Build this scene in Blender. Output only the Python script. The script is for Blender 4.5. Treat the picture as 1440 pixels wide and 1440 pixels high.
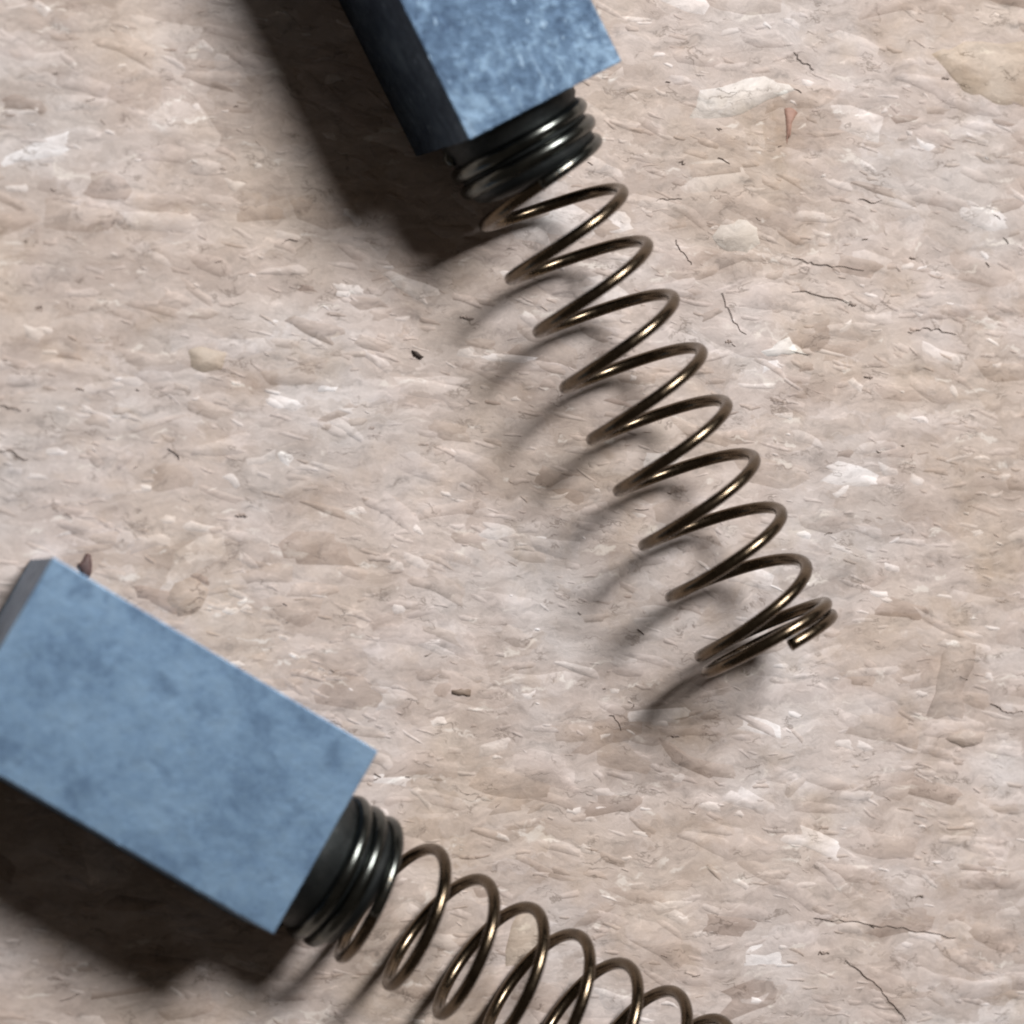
import bpy, bmesh, math, random
from mathutils import Vector, Matrix, noise

# ------------------------------------------------------------------ clean
for o in list(bpy.data.objects):
    bpy.data.objects.remove(o)
scene = bpy.context.scene
COL = scene.collection
MM = 0.001                       # everything below is written in millimetres

# ------------------------------------------------------------------ camera
TILT = math.radians(16.0)        # camera leans 16 degrees from straight down
DIST = 150.0                     # mm from the board along the view axis
FPX = 6000.0                     # focal length in photo pixels (1440 px frame)
cs, sn = math.cos(TILT), math.sin(TILT)
CAM = Vector((-DIST * sn, 0.0, DIST * cs))
RIGHT = Vector((cs, 0, sn)); UP = Vector((0, 1, 0)); BACK = Vector((-sn, 0, cs))
cam_data = bpy.data.cameras.new('camera')
cam = bpy.data.objects.new('camera', cam_data)
COL.objects.link(cam)
cam.matrix_world = Matrix(((RIGHT.x, UP.x, BACK.x, CAM.x * MM), (RIGHT.y, UP.y, BACK.y, CAM.y * MM),
                           (RIGHT.z, UP.z, BACK.z, CAM.z * MM), (0, 0, 0, 1)))
cam_data.sensor_width = 36.0
cam_data.lens = FPX / 1440 * 36.0
cam_data.clip_start = 0.005
cam_data.clip_end = 5.0
cam_data.dof.use_dof = True
cam_data.dof.focus_distance = 0.1515
cam_data.dof.aperture_fstop = 55.0
scene.camera = cam

# ------------------------------------------------------------------ world: dim cool room light
world = bpy.data.worlds.new('World')
scene.world = world
world.use_nodes = True
bg = world.node_tree.nodes['Background']
bg.inputs['Color'].default_value = (1.0, 0.82, 0.66, 1)
bg.inputs['Strength'].default_value = 0.056

# ------------------------------------------------------------------ lamp: one small desk lamp, up and to the right
def area_light(name, loc, target, size, energy, color):
    ld = bpy.data.lights.new(name, 'AREA')
    ld.shape = 'DISK'
    ld.size = size * MM
    ld.energy = energy
    ld.color = color
    ob = bpy.data.objects.new(name, ld)
    COL.objects.link(ob)
    ob.location = Vector(loc) * MM
    d = (Vector(target) - Vector(loc)).normalized()
    ob.rotation_euler = d.to_track_quat('-Z', 'Y').to_euler()
    return ob
area_light('desk_lamp', (120, 186, 300), (2, 0, 0), 132, 2.22, (1.0, 0.978, 0.955))

scene.view_settings.view_transform = 'Standard'
scene.view_settings.look = 'None'
scene.view_settings.exposure = 0.0
scene.view_settings.gamma = 1.0
scene.view_settings.use_curve_mapping = False
scene.render.engine = 'CYCLES'
scene.cycles.filter_width = 2.1

# ------------------------------------------------------------------ helpers
def unproject(px, py, z):
    d = RIGHT * ((px - 720) / FPX) + UP * ((720 - py) / FPX) - BACK
    t = (z - CAM.z) / d.z
    return CAM + d * t

def mesh_object(name, verts, faces, mat, parent=None, smooth=False):
    me = bpy.data.meshes.new(name)
    me.from_pydata([tuple(Vector(v) * MM) for v in verts], [], faces)
    me.update()
    if smooth:
        me.polygons.foreach_set('use_smooth', [True] * len(me.polygons))
    me.materials.append(mat)
    ob = bpy.data.objects.new(name, me)
    COL.objects.link(ob)
    if parent is not None:
        ob.parent = parent
    return ob

class NT:
    """tiny node-tree writer"""
    def __init__(self, name):
        self.mat = bpy.data.materials.new(name)
        self.mat.use_nodes = True
        self.t = self.mat.node_tree
        self.b = self.t.nodes['Principled BSDF']
        tc = self.t.nodes.new('ShaderNodeTexCoord')
        m = self.t.nodes.new('ShaderNodeVectorMath'); m.operation = 'SCALE'
        m.inputs['Scale'].default_value = 1000.0
        self.t.links.new(tc.outputs['Object'], m.inputs[0])
        self.mm = m.outputs[0]
    def link(self, a, b):
        self.t.links.new(a, b)
    def mapping(self, vec, rot=0.0, scale=(1, 1, 1), loc=(0, 0, 0)):
        n = self.t.nodes.new('ShaderNodeMapping')
        n.inputs['Rotation'].default_value = (0, 0, rot)
        n.inputs['Scale'].default_value = scale
        n.inputs['Location'].default_value = loc
        self.link(vec, n.inputs['Vector']); return n.outputs[0]
    def noise(self, vec, scale, detail=4, rough=0.55, dist=0.0, col=False):
        n = self.t.nodes.new('ShaderNodeTexNoise')
        n.inputs['Scale'].default_value = scale
        n.inputs['Detail'].default_value = detail
        n.inputs['Roughness'].default_value = rough
        n.inputs['Distortion'].default_value = dist
        self.link(vec, n.inputs['Vector']); return n.outputs['Color' if col else 'Fac']
    def voronoi(self, vec, scale, feature='F1', out='Color', rnd=1.0):
        n = self.t.nodes.new('ShaderNodeTexVoronoi')
        n.feature = feature
        n.inputs['Scale'].default_value = scale
        n.inputs['Randomness'].default_value = rnd
        self.link(vec, n.inputs['Vector']); return n.outputs[out]
    def ramp(self, fac, stops, mode='LINEAR'):
        n = self.t.nodes.new('ShaderNodeValToRGB')
        cr = n.color_ramp; cr.interpolation = mode
        while len(cr.elements) < len(stops):
            cr.elements.new(0.5)
        for e, (p, c) in zip(cr.elements, stops):
            e.position = p
            e.color = (c, c, c, 1) if isinstance(c, (int, float)) else (*c, 1)
        self.link(fac, n.inputs['Fac']); return n.outputs['Color']
    def mix(self, fac, a, b, mode='MIX'):
        n = self.t.nodes.new('ShaderNodeMix'); n.data_type = 'RGBA'; n.blend_type = mode
        for i, v in ((0, fac), (6, a), (7, b)):
            sock = n.inputs[i]
            if isinstance(v, (int, float)):
                sock.default_value = v if i == 0 else (v, v, v, 1)
            elif isinstance(v, tuple):
                sock.default_value = (*v, 1)
            else:
                self.link(v, sock)
        return n.outputs[2]
    def math(self, op, a, b=0.0):
        n = self.t.nodes.new('ShaderNodeMath'); n.operation = op
        for sock, v in ((n.inputs[0], a), (n.inputs[1], b)):
            if isinstance(v, (int, float)): sock.default_value = v
            else: self.link(v, sock)
        return n.outputs[0]
    def vadd(self, a, b, k):
        n = self.t.nodes.new('ShaderNodeVectorMath'); n.operation = 'MULTIPLY_ADD'
        self.link(b, n.inputs[0]); n.inputs[1].default_value = (k, k, k); self.link(a, n.inputs[2])
        return n.outputs[0]
    def bump(self, h, strength, dist, normal=None):
        n = self.t.nodes.new('ShaderNodeBump')
        n.inputs['Strength'].default_value = strength
        n.inputs['Distance'].default_value = dist * MM
        self.link(h, n.inputs['Height'])
        if normal is not None: self.link(normal, n.inputs['Normal'])
        return n.outputs[0]
    def set(self, **kw):
        for k, v in kw.items():
            s = self.b.inputs[k.replace('_', ' ')]
            if hasattr(v, 'node'): self.link(v, s)
            else: s.default_value = (*v, 1) if isinstance(v, tuple) else v

GRAIN = math.radians(9)         # the strands run a little downhill to the right

# ------------------------------------------------------------------ materials
def wood_pattern(n):
    """pressed wood in board coordinates: colour, height"""
    gp = n.t.nodes.new('ShaderNodeNewGeometry')
    m = n.t.nodes.new('ShaderNodeVectorMath'); m.operation = 'SCALE'; m.inputs['Scale'].default_value = 1000.0
    n.link(gp.outputs['Position'], m.inputs[0])
    mm = m.outputs[0]
    warp = n.noise(mm, 0.55, 4, 0.6, col=True)
    v = n.vadd(mm, warp, 1.6)
    g = n.mapping(v, GRAIN, (0.24, 1.0, 1.0))
    g2 = n.mapping(v, GRAIN * 1.6, (0.42, 1.0, 1.0), (3.1, 7.7, 0))
    cell = n.voronoi(n.vadd(g, n.noise(mm, 3.0, 3, col=True), 0.35), 1.3, 'F1', 'Color')
    cell2 = n.voronoi(n.vadd(g2, n.noise(mm, 2.2, 3, col=True), 0.45), 0.7, 'F1', 'Color')
    big = n.noise(mm, 0.13, 3)
    blot = n.noise(g2, 0.9, 4, 0.55)
    fib = n.noise(g, 2.6, 7, 0.62)
    fine = n.noise(g, 8.0, 5, 0.65)
    c = n.ramp(big, [(0.36, (0.440, 0.364, 0.314)), (0.50, (0.452, 0.384, 0.354)), (0.64, (0.462, 0.416, 0.400))])
    c = n.mix(0.7, c, n.ramp(cell, [(0.1, (0.85, 0.82, 0.80)), (0.4, (0.97, 0.96, 0.95)), (0.7, (1.02, 1.02, 1.02)), (0.95, (1.14, 1.15, 1.16))]), 'MULTIPLY')
    c = n.mix(0.55, c, n.ramp(cell2, [(0.1, (0.88, 0.84, 0.79)), (0.5, (1.0, 1.0, 1.0)), (0.9, (1.10, 1.11, 1.12))]), 'MULTIPLY')
    c = n.mix(0.9, c, n.ramp(blot, [(0.28, (0.78, 0.75, 0.73)), (0.5, (1.0, 1.0, 1.0)), (0.70, (1.13, 1.15, 1.17))]), 'MULTIPLY')
    c = n.mix(0.9, c, n.ramp(fib, [(0.27, 0.52), (0.38, 0.84), (0.50, 1.0), (0.62, 1.07), (0.74, 1.42)]), 'MULTIPLY')
    c = n.mix(0.7, c, n.ramp(fine, [(0.28, 0.82), (0.55, 1.0), (0.76, 1.14)]), 'MULTIPLY')
    # pale bare fibres
    pf = n.ramp(n.noise(n.mapping(v, GRAIN * 0.7, (0.26, 1.0, 1.0), (11, 3, 0)), 2.1, 4, 0.55), [(0.63, 0.0), (0.69, 1.0)])
    c = n.mix(n.math('MULTIPLY', pf, 0.55), c, (0.66, 0.61, 0.565))
    # thin torn cracks: ridges of a stretched noise, only here and there
    rd = n.noise(n.mapping(v, GRAIN, (0.27, 1.0, 1.0), (5, 21, 0)), 1.5, 4, 0.55)
    ck = n.ramp(n.math('ABSOLUTE', n.math('SUBTRACT', rd, 0.5)), [(0.0, 1.0), (0.012, 0.55), (0.022, 0.0)])
    cm = n.ramp(n.noise(mm, 0.85, 3, 0.6), [(0.52, 0.0), (0.62, 1.0)])
    ck = n.mix(1.0, ck, cm, 'MULTIPLY')
    c = n.mix(n.math('MULTIPLY', ck, 0.62), c, (0.15, 0.115, 0.095))
    # warm tan patches, soft-edged
    tp = n.ramp(n.noise(mm, 0.33, 4, 0.6), [(0.54, 0.0), (0.68, 1.0)])
    c = n.mix(n.math('MULTIPLY', tp, 0.6), c, (0.90, 0.84, 0.75), 'MULTIPLY')
    h = n.math('ADD', n.math('MULTIPLY', fib, 1.0), n.math('MULTIPLY', blot, 0.8))
    h = n.math('SUBTRACT', h, n.math('MULTIPLY', ck, 0.5))
    return c, h, fine

def board_material():
    n = NT('chipboard_surface')
    c, h, fine = wood_pattern(n)
    nb = n.bump(h, 0.55, 0.035)
    nb = n.bump(fine, 0.5, 0.02, nb)
    n.set(Base_Color=c, Roughness=0.6, Normal=nb)
    n.b.inputs['Specular IOR Level'].default_value = 0.35
    return n.mat

def flake_material(name, attr):
    """wood flakes: the tint of each flake is its own (attribute or per-object random)"""
    n = NT(name)
    if attr:
        a = n.t.nodes.new('ShaderNodeAttribute'); a.attribute_name = 'tint'; r = a.outputs['Fac']
    else:
        a = n.t.nodes.new('ShaderNodeObjectInfo'); r = a.outputs['Random']
    c, h, fine = wood_pattern(n)
    t = n.ramp(r, [(0.0, (0.72, 0.67, 0.64)), (0.14, (0.89, 0.86, 0.83)), (0.35, (0.98, 0.96, 0.95)),
                   (0.62, (1.02, 1.02, 1.03)), (0.80, (1.09, 1.11, 1.13)), (0.92, (1.21, 1.25, 1.28)), (1.0, (1.42, 1.52, 1.60))])
    c = n.mix(1.0, c, t, 'MULTIPLY')
    nb = n.bump(h, 0.55, 0.035)
    nb = n.bump(fine, 0.5, 0.02, nb)
    n.set(Base_Color=c, Roughness=0.6, Normal=nb)
    n.b.inputs['Specular IOR Level'].default_value = 0.35
    return n.mat

def plain_wood(name, col, var=0.3):
    n = NT(name)
    fib = n.noise(n.mapping(n.mm, 0.0, (0.35, 1, 1)), 5.0, 5, 0.6)
    c = n.mix(var, col, n.ramp(fib, [(0.3, 0.45), (0.5, 1.0), (0.7, 1.5)]), 'MULTIPLY')
    n.set(Base_Color=c, Roughness=0.65, Normal=n.bump(fib, 0.6, 0.04))
    return n.mat

def graphite_material(name, lo, mid, hi, speck, dirt=0.5, rough_k=1.0):
    n = NT(name)
    a = n.noise(n.mm, 0.55, 5, 0.6, 0.3)
    b = n.noise(n.mm, 2.6, 6, 0.68)
    f = n.noise(n.mm, 9.0, 4, 0.7)
    s = n.math('ADD', n.math('MULTIPLY', a, 0.5), n.math('ADD', n.math('MULTIPLY', b, 0.35), n.math('MULTIPLY', f, 0.15)))
    c = n.ramp(s, [(0.40, lo), (0.50, mid), (0.60, hi)])
    # smudges of darker carbon, pale rubbed specks and a few drag scratches
    sm = n.ramp(n.noise(n.mm, 0.85, 4, 0.62, 0.6), [(0.56, 0.0), (0.70, 1.0)])
    c = n.mix(n.math('MULTIPLY', sm, dirt), c, lo)
    fl = n.ramp(n.noise(n.mapping(n.mm, 0.4, (0.6, 1.2, 1)), 3.4, 3, 0.5), [(0.66, 0.0), (0.72, 1.0)])
    c = n.mix(n.math('MULTIPLY', fl, speck), c, (0.36, 0.48, 0.60))
    sc = n.ramp(n.noise(n.mapping(n.mm, 0.25, (0.10, 3.2, 1)), 2.2, 2, 0.5), [(0.68, 0.0), (0.73, 1.0)])
    c = n.mix(n.math('MULTIPLY', sc, speck * 0.5), c, (0.28, 0.36, 0.44))
    ro = n.ramp(b, [(0.3, 0.56), (0.7, 0.44)])
    nb = n.bump(b, 0.5 * rough_k, 0.05)
    nb = n.bump(f, 0.4 * rough_k, 0.02, nb)
    n.set(Base_Color=c, Roughness=ro, Metallic=0.9, Normal=nb)
    return n.mat

def wire_material():
    n = NT('spring_wire')
    a = n.noise(n.mm, 1.6, 4, 0.6)
    c = n.ramp(a, [(0.3, (0.10, 0.076, 0.052)), (0.55, (0.15, 0.115, 0.080)), (0.75, (0.20, 0.16, 0.115))])
    ro = n.ramp(n.noise(n.mm, 5.0, 3), [(0.3, 0.19), (0.7, 0.30)])
    n.set(Base_Color=c, Roughness=ro, Metallic=1.0, Normal=n.bump(n.noise(n.mm, 8.0, 3), 0.25, 0.012))
    return n.mat

def dark_wire_material():
    n = NT('blackened_wire')
    a = n.noise(n.mm, 1.6, 4, 0.6)
    c = n.ramp(a, [(0.3, (0.065, 0.072, 0.07)), (0.6, (0.125, 0.132, 0.124)), (0.8, (0.19, 0.19, 0.165))])
    n.set(Base_Color=c, Roughness=0.24, Metallic=1.0, Normal=n.bump(n.noise(n.mm, 6.0, 3), 0.3, 0.015))
    return n.mat

M_BOARD = board_material()
M_FLAKE = flake_material('wood_flake', False)
M_FLAKES = flake_material('wood_flakes_small', True)
M_GRAPH_A = graphite_material('graphite_mottled_painted_sheen', (0.034, 0.056, 0.094), (0.060, 0.095, 0.147), (0.122, 0.180, 0.250), 0.45, 0.3)  # dark graphite; the blue of reflected cool light is put into the colour
M_GRAPH_B = graphite_material('graphite_smooth_painted_sheen', (0.092, 0.148, 0.232), (0.146, 0.228, 0.336), (0.178, 0.268, 0.380), 0.03, 0.8, 0.35)  # here too the bluish reflection is painted as base colour
M_WIRE = wire_material()
M_DWIRE = dark_wire_material()
M_STUD = graphite_material('stud_graphite', (0.026, 0.03, 0.031), (0.038, 0.042, 0.043), (0.056, 0.06, 0.06), 0.03)
M_BARK = plain_wood('dark_bark', (0.055, 0.04, 0.032))
M_FIBRE = plain_wood('dark_fibre', (0.31, 0.25, 0.22), 0.7)
M_REDBARK = plain_wood('red_dark_bark', (0.10, 0.06, 0.055))
M_RED = plain_wood('red_brown_wood', (0.30, 0.175, 0.135))
def tinted_wood(name, tint):
    n = NT(name)
    c, h, fine = wood_pattern(n)
    c = n.mix(1.0, c, tint, 'MULTIPLY')
    n.set(Base_Color=c, Roughness=0.6, Normal=n.bump(h, 0.7, 0.05))
    return n.mat
M_PALE = tinted_wood('pale_wood', (1.30, 1.42, 1.48))
M_TAN = tinted_wood('tan_wood', (0.94, 0.90, 0.80))
M_BROWN = plain_wood('brown_wood', (0.22, 0.165, 0.13), 0.3)
M_KNOT = tinted_wood('knot_wood', (0.84, 0.79, 0.74))
M_GREYTAN = tinted_wood('grey_tan_wood', (0.90, 0.88, 0.86))

# ------------------------------------------------------------------ the board
rng = random.Random(7)
hx, hy, th = 110.0, 110.0, 16.0
bv = [(x, y, z) for z in (-th, 0) for (x, y) in ((-hx, -hy), (hx, -hy), (hx, hy), (-hx, hy))]
bf = [(3, 2, 1, 0), (4, 5, 6, 7), (0, 1, 5, 4), (1, 2, 6, 5), (2, 3, 7, 6), (3, 0, 4, 7)]
board = mesh_object('chipboard_table_top', bv, bf, M_BOARD)
board['kind'] = 'structure'
board['label'] = 'pinkish beige pressed chipboard surface under both carbon brushes'

def flake_outline(r, L, W, n=9):
    """ragged torn strand outline, long along x"""
    pts = []
    ph = [r.uniform(0, 6.3) for _ in range(4)]
    bend = r.uniform(-0.25, 0.25)
    for i in range(n):
        a = 2 * math.pi * (i + r.uniform(-0.35, 0.35)) / n
        c, s = math.cos(a), math.sin(a)
        k = 1 + 0.18 * math.sin(2 * a + ph[0]) + 0.14 * math.sin(3 * a + ph[1]) + r.uniform(-0.2, 0.2)
        x = math.copysign(abs(c) ** 0.62, c) * L / 2 * k
        y = math.copysign(abs(s) ** 0.62, s) * W / 2 * k + bend * W * (2 * x / L) ** 2
        pts.append((x, y))
    return pts

def flake_geometry(r, L, W, thick, n=9, inset=0.22):
    """flat strand: ragged base, slightly inset uneven top, so the rim slopes down into the board"""
    o = flake_outline(r, L, W, n)
    tx, ty = r.uniform(-0.35, 0.35) * thick / (L / 2), r.uniform(-0.5, 0.5) * thick / (W / 2)
    v = [(x, y, -0.03) for x, y in o]
    for x, y in o:
        k = 1 - inset * r.uniform(0.5, 1.5)
        v.append((x * k, y * k, max(0.004, thick * r.uniform(0.75, 1.15) + tx * x + ty * y)))
    v.append((0, 0, thick * 1.05))
    f = []
    for i in range(n):
        j = (i + 1) % n
        f.append((i, j, n + j, n + i))
        f.append((n + i, n + j, 2 * n))
    return v, f

# 300 strands large enough to be told apart: each its own part of the board (40 shared meshes)
protos = []
for i in range(40):
    L = rng.uniform(1.0, 3.0); W = L * rng.uniform(0.22, 0.5)
    v, f = flake_geometry(rng, L, W, rng.uniform(0.006, 0.016), rng.choice((11, 12, 13)))
    me = bpy.data.meshes.new('wood_flake')
    me.from_pydata([tuple(Vector(q) * MM) for q in v], [], f)
    me.materials.append(M_FLAKE)
    me.polygons.foreach_set('use_smooth', [True] * len(me.polygons))
    protos.append(me)
placed = []
def far_enough(x, y, d):
    for (a, b) in placed:
        if (a - x) ** 2 + (b - y) ** 2 < d * d: return False
    return True
cnt = 0; tries = 0
while cnt < 286 and tries < 20000:
    tries += 1
    x, y = rng.uniform(-21, 21), rng.uniform(-20, 20)
    if not far_enough(x, y, 1.35): continue
    placed.append((x, y))
    ob = bpy.data.objects.new('wood_flake', protos[cnt % 40])
    COL.objects.link(ob); ob.parent = board
    left = max(0.0, min(1.0, (2 - x) / 20))
    ob.location = Vector((x, y, 0.003 + 0.0007 * (cnt % 23))) * MM
    ob.rotation_euler = (0, 0, -GRAIN + rng.gauss(0, 0.16 + 0.25 * left))
    cnt += 1

# the countless small strands between them: one piece of stuff
SV, SF, ST = [], [], []
def add_small(x, y, L, W, ang, thick, tint, n=7):
    v, f = flake_geometry(rng, L, W, thick, n, 0.3)
    b = len(SV); c, s = math.cos(ang), math.sin(ang)
    dz = rng.uniform(0.0, 0.016)
    for (px, py, pz) in v:
        SV.append((x + c * px - s * py, y + s * px + c * py, pz + dz))
        ST.append(tint)
    for q in f: SF.append(tuple(b + i for i in q))
for i in range(3000):
    x, y = rng.uniform(-24, 24), rng.uniform(-23, 23)
    L = min(2.6, 0.3 + rng.expovariate(1.7)); W = L * rng.uniform(0.14, 0.42)
    t = rng.random()
    t = 0.12 + 0.76 * t if rng.random() < 0.9 else (rng.uniform(0.0, 0.12) if rng.random() < 0.5 else rng.uniform(0.9, 1.0))
    add_small(x, y, L, W, -GRAIN + rng.gauss(0, 0.25), rng.uniform(0.002, 0.009), t, 9)
for i in range(300):             # small pale glints
    x, y = rng.uniform(-24, 24), rng.uniform(-23, 23)
    L = rng.uniform(0.2, 0.85)
    add_small(x, y, L, L * rng.uniform(0.3, 0.6), -GRAIN + rng.gauss(0, 0.3), 0.012, rng.uniform(0.92, 1.0), 8)
small = mesh_object('small_wood_flakes', SV, SF, M_FLAKES, board, True)
at = small.data.attributes.new('tint', 'FLOAT', 'POINT')
at.data.foreach_set('value', ST)
small['kind'] = 'stuff'

# dark fibres, pores and cracks in the pressed surface: one piece of stuff
DV, DF = [], []
def add_fibre(pts, w):
    b = len(DV)
    n = len(pts)
    for i, (x, y) in enumerate(pts):
        k = w * (0.25 + 0.75 * math.sin(math.pi * (i + 0.5) / n)) * rng.uniform(0.6, 1.2)
        a = pts[max(0, i - 1)]; c = pts[min(n - 1, i + 1)]
        d = Vector((c[0] - a[0], c[1] - a[1])).normalized()
        DV.extend([(x - d.y * k, y + d.x * k, 0.028), (x, y, 0.066), (x + d.y * k, y - d.x * k, 0.028)])
    for i in range(n - 1):
        p = b + 3 * i
        DF.append((p, p + 3, p + 4, p + 1)); DF.append((p + 1, p + 4, p + 5, p + 2))
def fibre_from(x, y, L, ang, w, wob=0.35):
    n = max(3, int(L / 0.14)); pts = []
    for i in range(n):
        pts.append((x, y))
        ang += rng.gauss(0, wob); x += math.cos(ang) * L / n; y += math.sin(ang) * L / n
        ang += (-GRAIN - ang) * 0.2
    add_fibre(pts, w)
for i in range(110):
    x, y = rng.uniform(-24, 24), rng.uniform(-23, 23)
    fibre_from(x, y, min(1.3, 0.12 + rng.expovariate(3.6)), -GRAIN + rng.gauss(0, 0.3), rng.uniform(0.010, 0.026))
def px_fibre(pts, w):
    q = []
    for (a, b) in zip(pts, pts[1:]):
        for i in range(4):
            x, y = a[0] + (b[0] - a[0]) * i / 4, a[1] + (b[1] - a[1]) * i / 4
            p = unproject(x + rng.gauss(0, 1.0), y + rng.gauss(0, 1.2), 0.05); q.append((p.x, p.y))
    p = unproject(*pts[-1], 0.05); q.append((p.x, p.y))
    add_fibre(q, w * 0.45)
px_fibre([(1392, 990), (1403, 994), (1414, 1001), (1426, 1002), (1440, 1001)], 0.05)
px_fibre([(1145, 1289), (1180, 1295), (1215, 1299), (1260, 1304), (1300, 1310), (1345, 1318)], 0.03)
px_fibre([(1190, 1352), (1215, 1370), (1238, 1390), (1255, 1412), (1275, 1435)], 0.045)
px_fibre([(1115, 362), (1128, 364), (1145, 370), (1180, 376), (1215, 380)], 0.028)
px_fibre([(950, 335), (955, 348), (965, 360), (973, 372)], 0.035)
px_fibre([(1015, 410), (1025, 435), (1040, 465), (1050, 470)], 0.028)
px_fibre([(1115, 408), (1150, 415), (1185, 422), (1200, 426)], 0.03)
px_fibre([(1278, 468), (1300, 462), (1320, 463), (1345, 470)], 0.035)
px_fibre([(0, 570), (15, 573), (30, 578)], 0.05)
px_fibre([(1118, 72), (1125, 85), (1138, 92), (1145, 98)], 0.03)
for (x, y, s) in ((1012, 181, 4), (1199, 427, 6), (1283, 363, 4), (950, 1035, 6), (1295, 1260, 5), (1160, 1340, 7),
                  (1222, 530, 6), (960, 228, 4), (55, 432, 4), (657, 447, 10), (340, 725, 8), (1025, 480, 5), (1330, 110, 5)):
    px_fibre([(x - s, y), (x, y), (x + s, y + 1)], s / 40 * 0.75)
fib = mesh_object('dark_wood_fibres', DV, DF, M_FIBRE, board)
fib['kind'] = 'stuff'

# strands that stand out in the photograph, each where it lies
def own_flake(name, outline, mat, thick=0.03, label=None):
    rag = []
    for (p0, p1) in zip(outline, outline[1:] + outline[:1]):
        for i in range(2 if len(outline) > 7 else 3):
            t = i / (2 if len(outline) > 7 else 3)
            d = math.hypot(p1[0] - p0[0], p1[1] - p0[1])
            j = 0.0 if d < 12 else min(6.0, 0.10 * d)
            rag.append((p0[0] + (p1[0] - p0[0]) * t + rng.uniform(-j, j), p0[1] + (p1[1] - p0[1]) * t + rng.uniform(-j, j)))
    ps = [unproject(x, y, 0.0) for x, y in rag]
    c = sum(ps, Vector()) / len(ps)
    v = [(p.x - c.x, p.y - c.y, -0.03) for p in ps]
    v += [((p.x - c.x) * 0.93, (p.y - c.y) * 0.9, thick * rng.uniform(0.85, 1.15)) for p in ps]
    v.append((0, 0, thick * 1.1)); n = len(ps); f = []
    for i in range(n):
        j = (i + 1) % n
        f.append((j, i, n + i, n + j)); f.append((n + j, n + i, 2 * n))
    ob = mesh_object(name, v, f, mat, board, True)
    ob.location = Vector((c.x, c.y, 0.02)) * MM
    if label: ob['label'] = label
    return ob
own_flake('wood_flake', [(965, 165), (985, 130), (1030, 118), (1075, 108), (1112, 118), (1120, 128), (1085, 142), (1040, 158), (1000, 168)], M_PALE, 0.02, 'large whitish wood flake')
own_flake('wood_flake', [(1001, 335), (1012, 315), (1040, 308), (1066, 318), (1070, 345), (1050, 356), (1015, 350)], M_PALE, 0.02)
own_flake('wood_flake', [(1066, 492), (1090, 484), (1108, 472), (1118, 486), (1136, 498), (1110, 499), (1078, 502)], M_PALE, 0.02)
own_flake('wood_flake', [(1103, 152), (1112, 150), (1122, 158), (1116, 166), (1113, 180), (1111, 192), (1105, 207), (1107, 190), (1105, 172)], M_RED, 0.02, 'small red-brown wood splinter')
own_flake('wood_flake', [(1310, 75), (1350, 62), (1440, 58), (1440, 150), (1400, 145), (1350, 125)], M_TAN, 0.02)
own_flake('wood_flake', [(1330, 905), (1372, 902), (1360, 960), (1350, 1012), (1300, 1010), (1318, 950)], M_GREYTAN, 0.02)
own_flake('wood_flake', [(1330, 1040), (1352, 1026), (1385, 1030), (1378, 1048), (1352, 1052)], M_GREYTAN, 0.025)
own_flake('wood_flake', [(262, 492), (285, 484), (318, 496), (312, 522), (285, 526), (268, 514)], M_TAN, 0.02)
own_flake('wood_flake', [(232, 845), (246, 818), (275, 812), (292, 830), (285, 858), (252, 866)], M_KNOT, 0.02, 'brownish knot-like wood flake')
own_flake('bark_speck', [(579, 492), (586, 494), (596, 502), (592, 505), (582, 499)], M_BARK, 0.09)
own_flake('bark_speck', [(634, 969), (648, 968), (663, 970), (662, 977), (645, 978), (635, 975)], M_BROWN, 0.06)
own_flake('wood_flake', [(708, 1330), (722, 1290), (752, 1278), (768, 1300), (762, 1345), (735, 1365), (712, 1360)], M_TAN, 0.02)
own_flake('bark_speck', [(108, 794), (116, 788), (120, 778), (127, 778), (128, 796), (126, 812), (118, 812)], M_REDBARK, 0.12)

# ------------------------------------------------------------------ carbon brushes
def axis_steps(h, r, n):
    e = [-h, -h + 0.12 * r, -h + 0.4 * r, -h + r]
    m = [(-h + r) + (2 * h - 2 * r) * i / n for i in range(1, n)]
    return e + m + [-q for q in reversed(e)]

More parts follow.
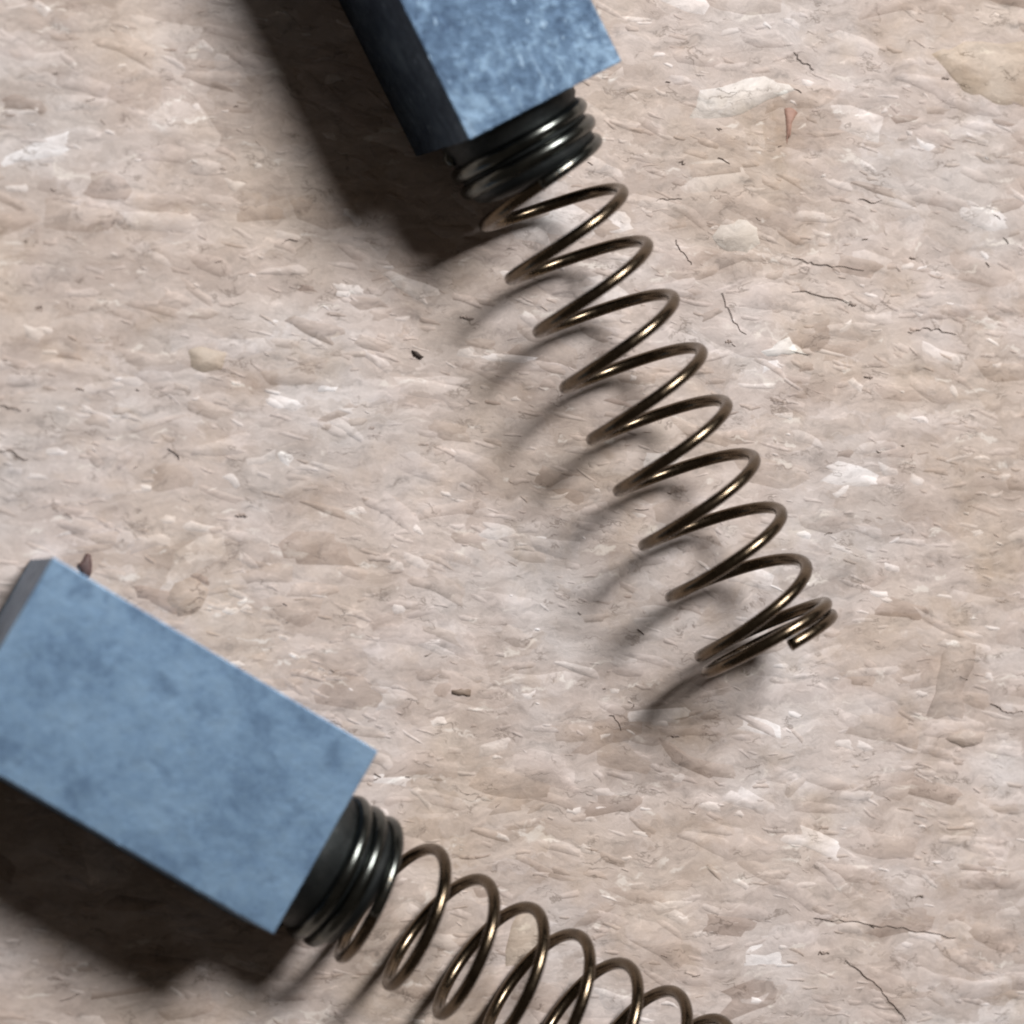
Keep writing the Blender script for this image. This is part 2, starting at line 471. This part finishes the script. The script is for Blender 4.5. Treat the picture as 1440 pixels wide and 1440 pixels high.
def body_mesh(L, W, H, seed, tip):
    """pressed graphite block: fine rounded, slightly crumbled edges; worn tip at -x leans in below"""
    hxx, hyy, hzz, r = L / 2, W / 2, H / 2, 0.03
    X, Y, Z = axis_steps(hxx, r, 90), axis_steps(hyy, r, 30), axis_steps(hzz, r, 30)
    idx, V, F = {}, [], []
    off = Vector((seed * 13.1, seed * 7.7, 3.3))
    def vert(p):
        key = tuple(round(q, 5) for q in p)
        if key in idx: return idx[key]
        q = Vector(p)
        inner = Vector((max(-hxx + r, min(hxx - r, q.x)), max(-hyy + r, min(hyy - r, q.y)), max(-hzz + r, min(hzz - r, q.z))))
        d = q - inner
        dn = d.normalized() if d.length > 1e-9 else Vector((0, 0, 0))
        nz = sum(abs(c) > 0.02 for c in d)
        s = inner + dn * r
        amp = 0.003 if nz <= 1 else 0.016
        s += dn * (noise.noise(q * 1.3 + off) * amp + noise.noise(q * 4.1 + off) * amp * 0.8)
        if nz > 1 and q.y < 0 or nz > 2:   # little crumbled bites along the edges
            b = noise.noise(q * 3.1 - off) * 0.7 + noise.noise(q * 7.0 + off) * 0.4
            if b > 0.12: s -= dn * (b - 0.12) * 0.34
        if tip:                            # worn contact end
            t = max(0.0, min(1.0, (-s.x - hxx + 2.2) / 2.2))
            low = max(0.0, (hzz - s.z) / (2 * hzz))
            s.x += t * tip * low ** 0.9
        idx[key] = len(V); V.append((s.x, s.y, s.z + hzz)); return idx[key]
    def side(A, B, fn, flip):
        for i in range(len(A) - 1):
            for j in range(len(B) - 1):
                q = [vert(fn(A[i], B[j])), vert(fn(A[i + 1], B[j])), vert(fn(A[i + 1], B[j + 1])), vert(fn(A[i], B[j + 1]))]
                F.append(tuple(reversed(q)) if flip else tuple(q))
    side(X, Y, lambda a, b: (a, b, hzz), False); side(X, Y, lambda a, b: (a, b, -hzz), True)
    side(X, Z, lambda a, b: (a, hyy, b), True); side(X, Z, lambda a, b: (a, -hyy, b), False)
    side(Y, Z, lambda a, b: (hxx, a, b), False); side(Y, Z, lambda a, b: (-hxx, a, b), True)
    return V, F

def tube(path, rad, n=14):
    V, F = [], []
    m = len(path)
    prev = None
    for i, p in enumerate(path):
        t = (path[min(m - 1, i + 1)] - path[max(0, i - 1)]).normalized()
        if prev is None:
            u = t.orthogonal().normalized()
        else:
            u = (prev - t * prev.dot(t)).normalized()
        prev = u; w = t.cross(u)
        rr = rad(i) if callable(rad) else rad
        for k in range(n):
            a = 2 * math.pi * k / n
            V.append(p + (u * math.cos(a) + w * math.sin(a)) * rr)
    for i in range(m - 1):
        for k in range(n):
            k2 = (k + 1) % n
            F.append((i * n + k, i * n + k2, (i + 1) * n + k2, (i + 1) * n + k))
    F.append(tuple(reversed(range(n)))); F.append(tuple((m - 1) * n + k for k in range(n)))
    return V, F

WIRE_R, COIL_R = 0.215, 2.37
def lerp_table(tab, x):
    for (a, va), (b, vb) in zip(tab, tab[1:]):
        if x <= b: return va + (vb - va) * (x - a) / (b - a)
    return tab[-1][1]

def carbon_brush(name, label, L, W, H, face_mid, yaw, A, B, pitch_n, graph, seed, tip):
    """A, B: world points on the spring axis at coil 0 and coil pitch_n"""
    root = bpy.data.objects.new(name, None)
    COL.objects.link(root)
    root.empty_display_size = 0.002
    d = Vector((math.cos(yaw), math.sin(yaw), 0))
    base = Vector((face_mid.x, face_mid.y, 0)) - d * L / 2
    root.location = base * MM
    root.rotation_euler = (0, 0, yaw)
    root['label'] = label; root['category'] = 'carbon brush'; root['group'] = 'carbon brushes on the chipboard'
    inv = Matrix.Rotation(-yaw, 4, 'Z') @ Matrix.Translation(-base)
    V, F = body_mesh(L, W, H, seed, tip)
    body = mesh_object('body', V, F, graph, root)
    # spring axis frame, in the brush's own coordinates
    a, b = inv @ A, inv @ B
    D = (b - a).normalized(); pitch = (b - a).length / pitch_n
    P = Vector((0, 0, 1)).cross(D).normalized(); N = D.cross(P)
    fx = (L / 2 - a.x) / D.x                   # where the axis meets the end face
    tab = [(-4.2, fx - 0.05), (-3.0, -1.92 - 2 * 0.635), (-1.0, -1.92), (-0.85, -1.75), (0.0, 0.0), (7.0, 7 * pitch),
           (7.5, 7 * pitch + 1.36), (8.0, 7 * pitch + 1.76), (8.5, 7 * pitch + 1.88), (9.0, 7 * pitch + 2.20), (9.3, 7 * pitch + 2.32)]
    def w(k):
        jit = 0.035 * math.sin(k * 2.1 + seed * 2) + 0.03 * math.sin(k * 5.3 + seed) if -0.5 < k < 7.2 else 0.0
        lean = -0.24 * math.sin(2 * math.pi * k) * max(0.0, min(1.0, (k - 7.2) / 0.8))   # the end turns are not quite square
        return lean + jit * min(1, k + 0.5, 7.2 - k) + sum(lerp_table(tab, max(-4.2, min(9.3, k + e))) for e in (-0.15, -0.075, 0, 0.075, 0.15)) / 5
    def pt(k):
        th = 2 * math.pi * k
        r = COIL_R + 0.025 * math.sin(th * 0.37 + seed) + 0.012 * math.sin(th * 0.83)
        return a + D * w(k) + (P * math.cos(th) + N * math.sin(th)) * r
    # stud with the closed, blackened seat coils, then the open spring
    sv, sf = [], []
    prof = [(fx - 0.3, 2.50), (-3.66, 2.50), (-3.52, 2.40), (-2.0, 2.38), (-1.72, 2.2), (-1.58, 1.9), (-1.52, 1.6), (-1.52, 0.0)]
    n = 40
    for (x, r) in prof:
        for k in range(n):
            t = 2 * math.pi * k / n
            sv.append(a + D * x + (P * math.cos(t) + N * math.sin(t)) * r)
    for i in range(len(prof) - 1):
        for k in range(n):
            k2 = (k + 1) % n
            sf.append((i * n + k, i * n + k2, (i + 1) * n + k2, (i + 1) * n + k))
    stud = mesh_object('stud', sv, sf, M_STUD, root, True)
    ks = [-3.5 + i / 64 for i in range(int(2.8 * 64) + 1)]
    v, f = tube([pt(k) for k in ks], lambda i: WIRE_R * (1.32 - 0.30 * max(0.0, min(1.0, (ks[i] + 1.25) / 0.45))))
    mesh_object('seat_coil', v, f, M_DWIRE, stud, True)
    k0 = -0.80
    ks = [k0 + i / 72 for i in range(int((9.26 - k0) * 72) + 1)]
    v, f = tube([pt(k) for k in ks], WIRE_R)
    mesh_object('spring', v, f, M_WIRE, root, True)
    return root

# brush whose whole spring is in view: it stands on its narrow side, 6 mm face up
c1, c2 = unproject(665, 195, 7.0), unproject(870, 88, 7.0)
A1, B1 = unproject(785, 308, 3.42), unproject(785 + 8 * 37.2, 308 + 8 * 74.6, 3.6)
yaw1 = math.atan2(B1.y - A1.y, B1.x - A1.x)
carbon_brush('carbon_brush', 'mottled carbon brush with painted blue-grey sheen, whose whole spring shows, down to its closed end coils',
             13.4, 6.0, 7.0, (c1 + c2) / 2, yaw1, A1, B1, 8, M_GRAPH_A, 1, 0.0)
# brush lying on its wide side, 7 mm face up, the worn tip showing
c1, c2 = unproject(390, 1305, 6.0), unproject(527, 1065, 6.0)
A2, B2 = unproject(564, 1281, 2.95), unproject(564 + 6 * 67.2, 1281 + 6 * 39.6, 2.62)
yaw2 = math.atan2(B2.y - A2.y, B2.x - A2.x)
carbon_brush('carbon_brush', 'smooth carbon brush with painted blue-grey sheen, lying wide face up with its dark worn tip showing',
             12.75, 7.0, 6.0, (c1 + c2) / 2, yaw2, A2, B2, 6, M_GRAPH_B, 2, 0.3)
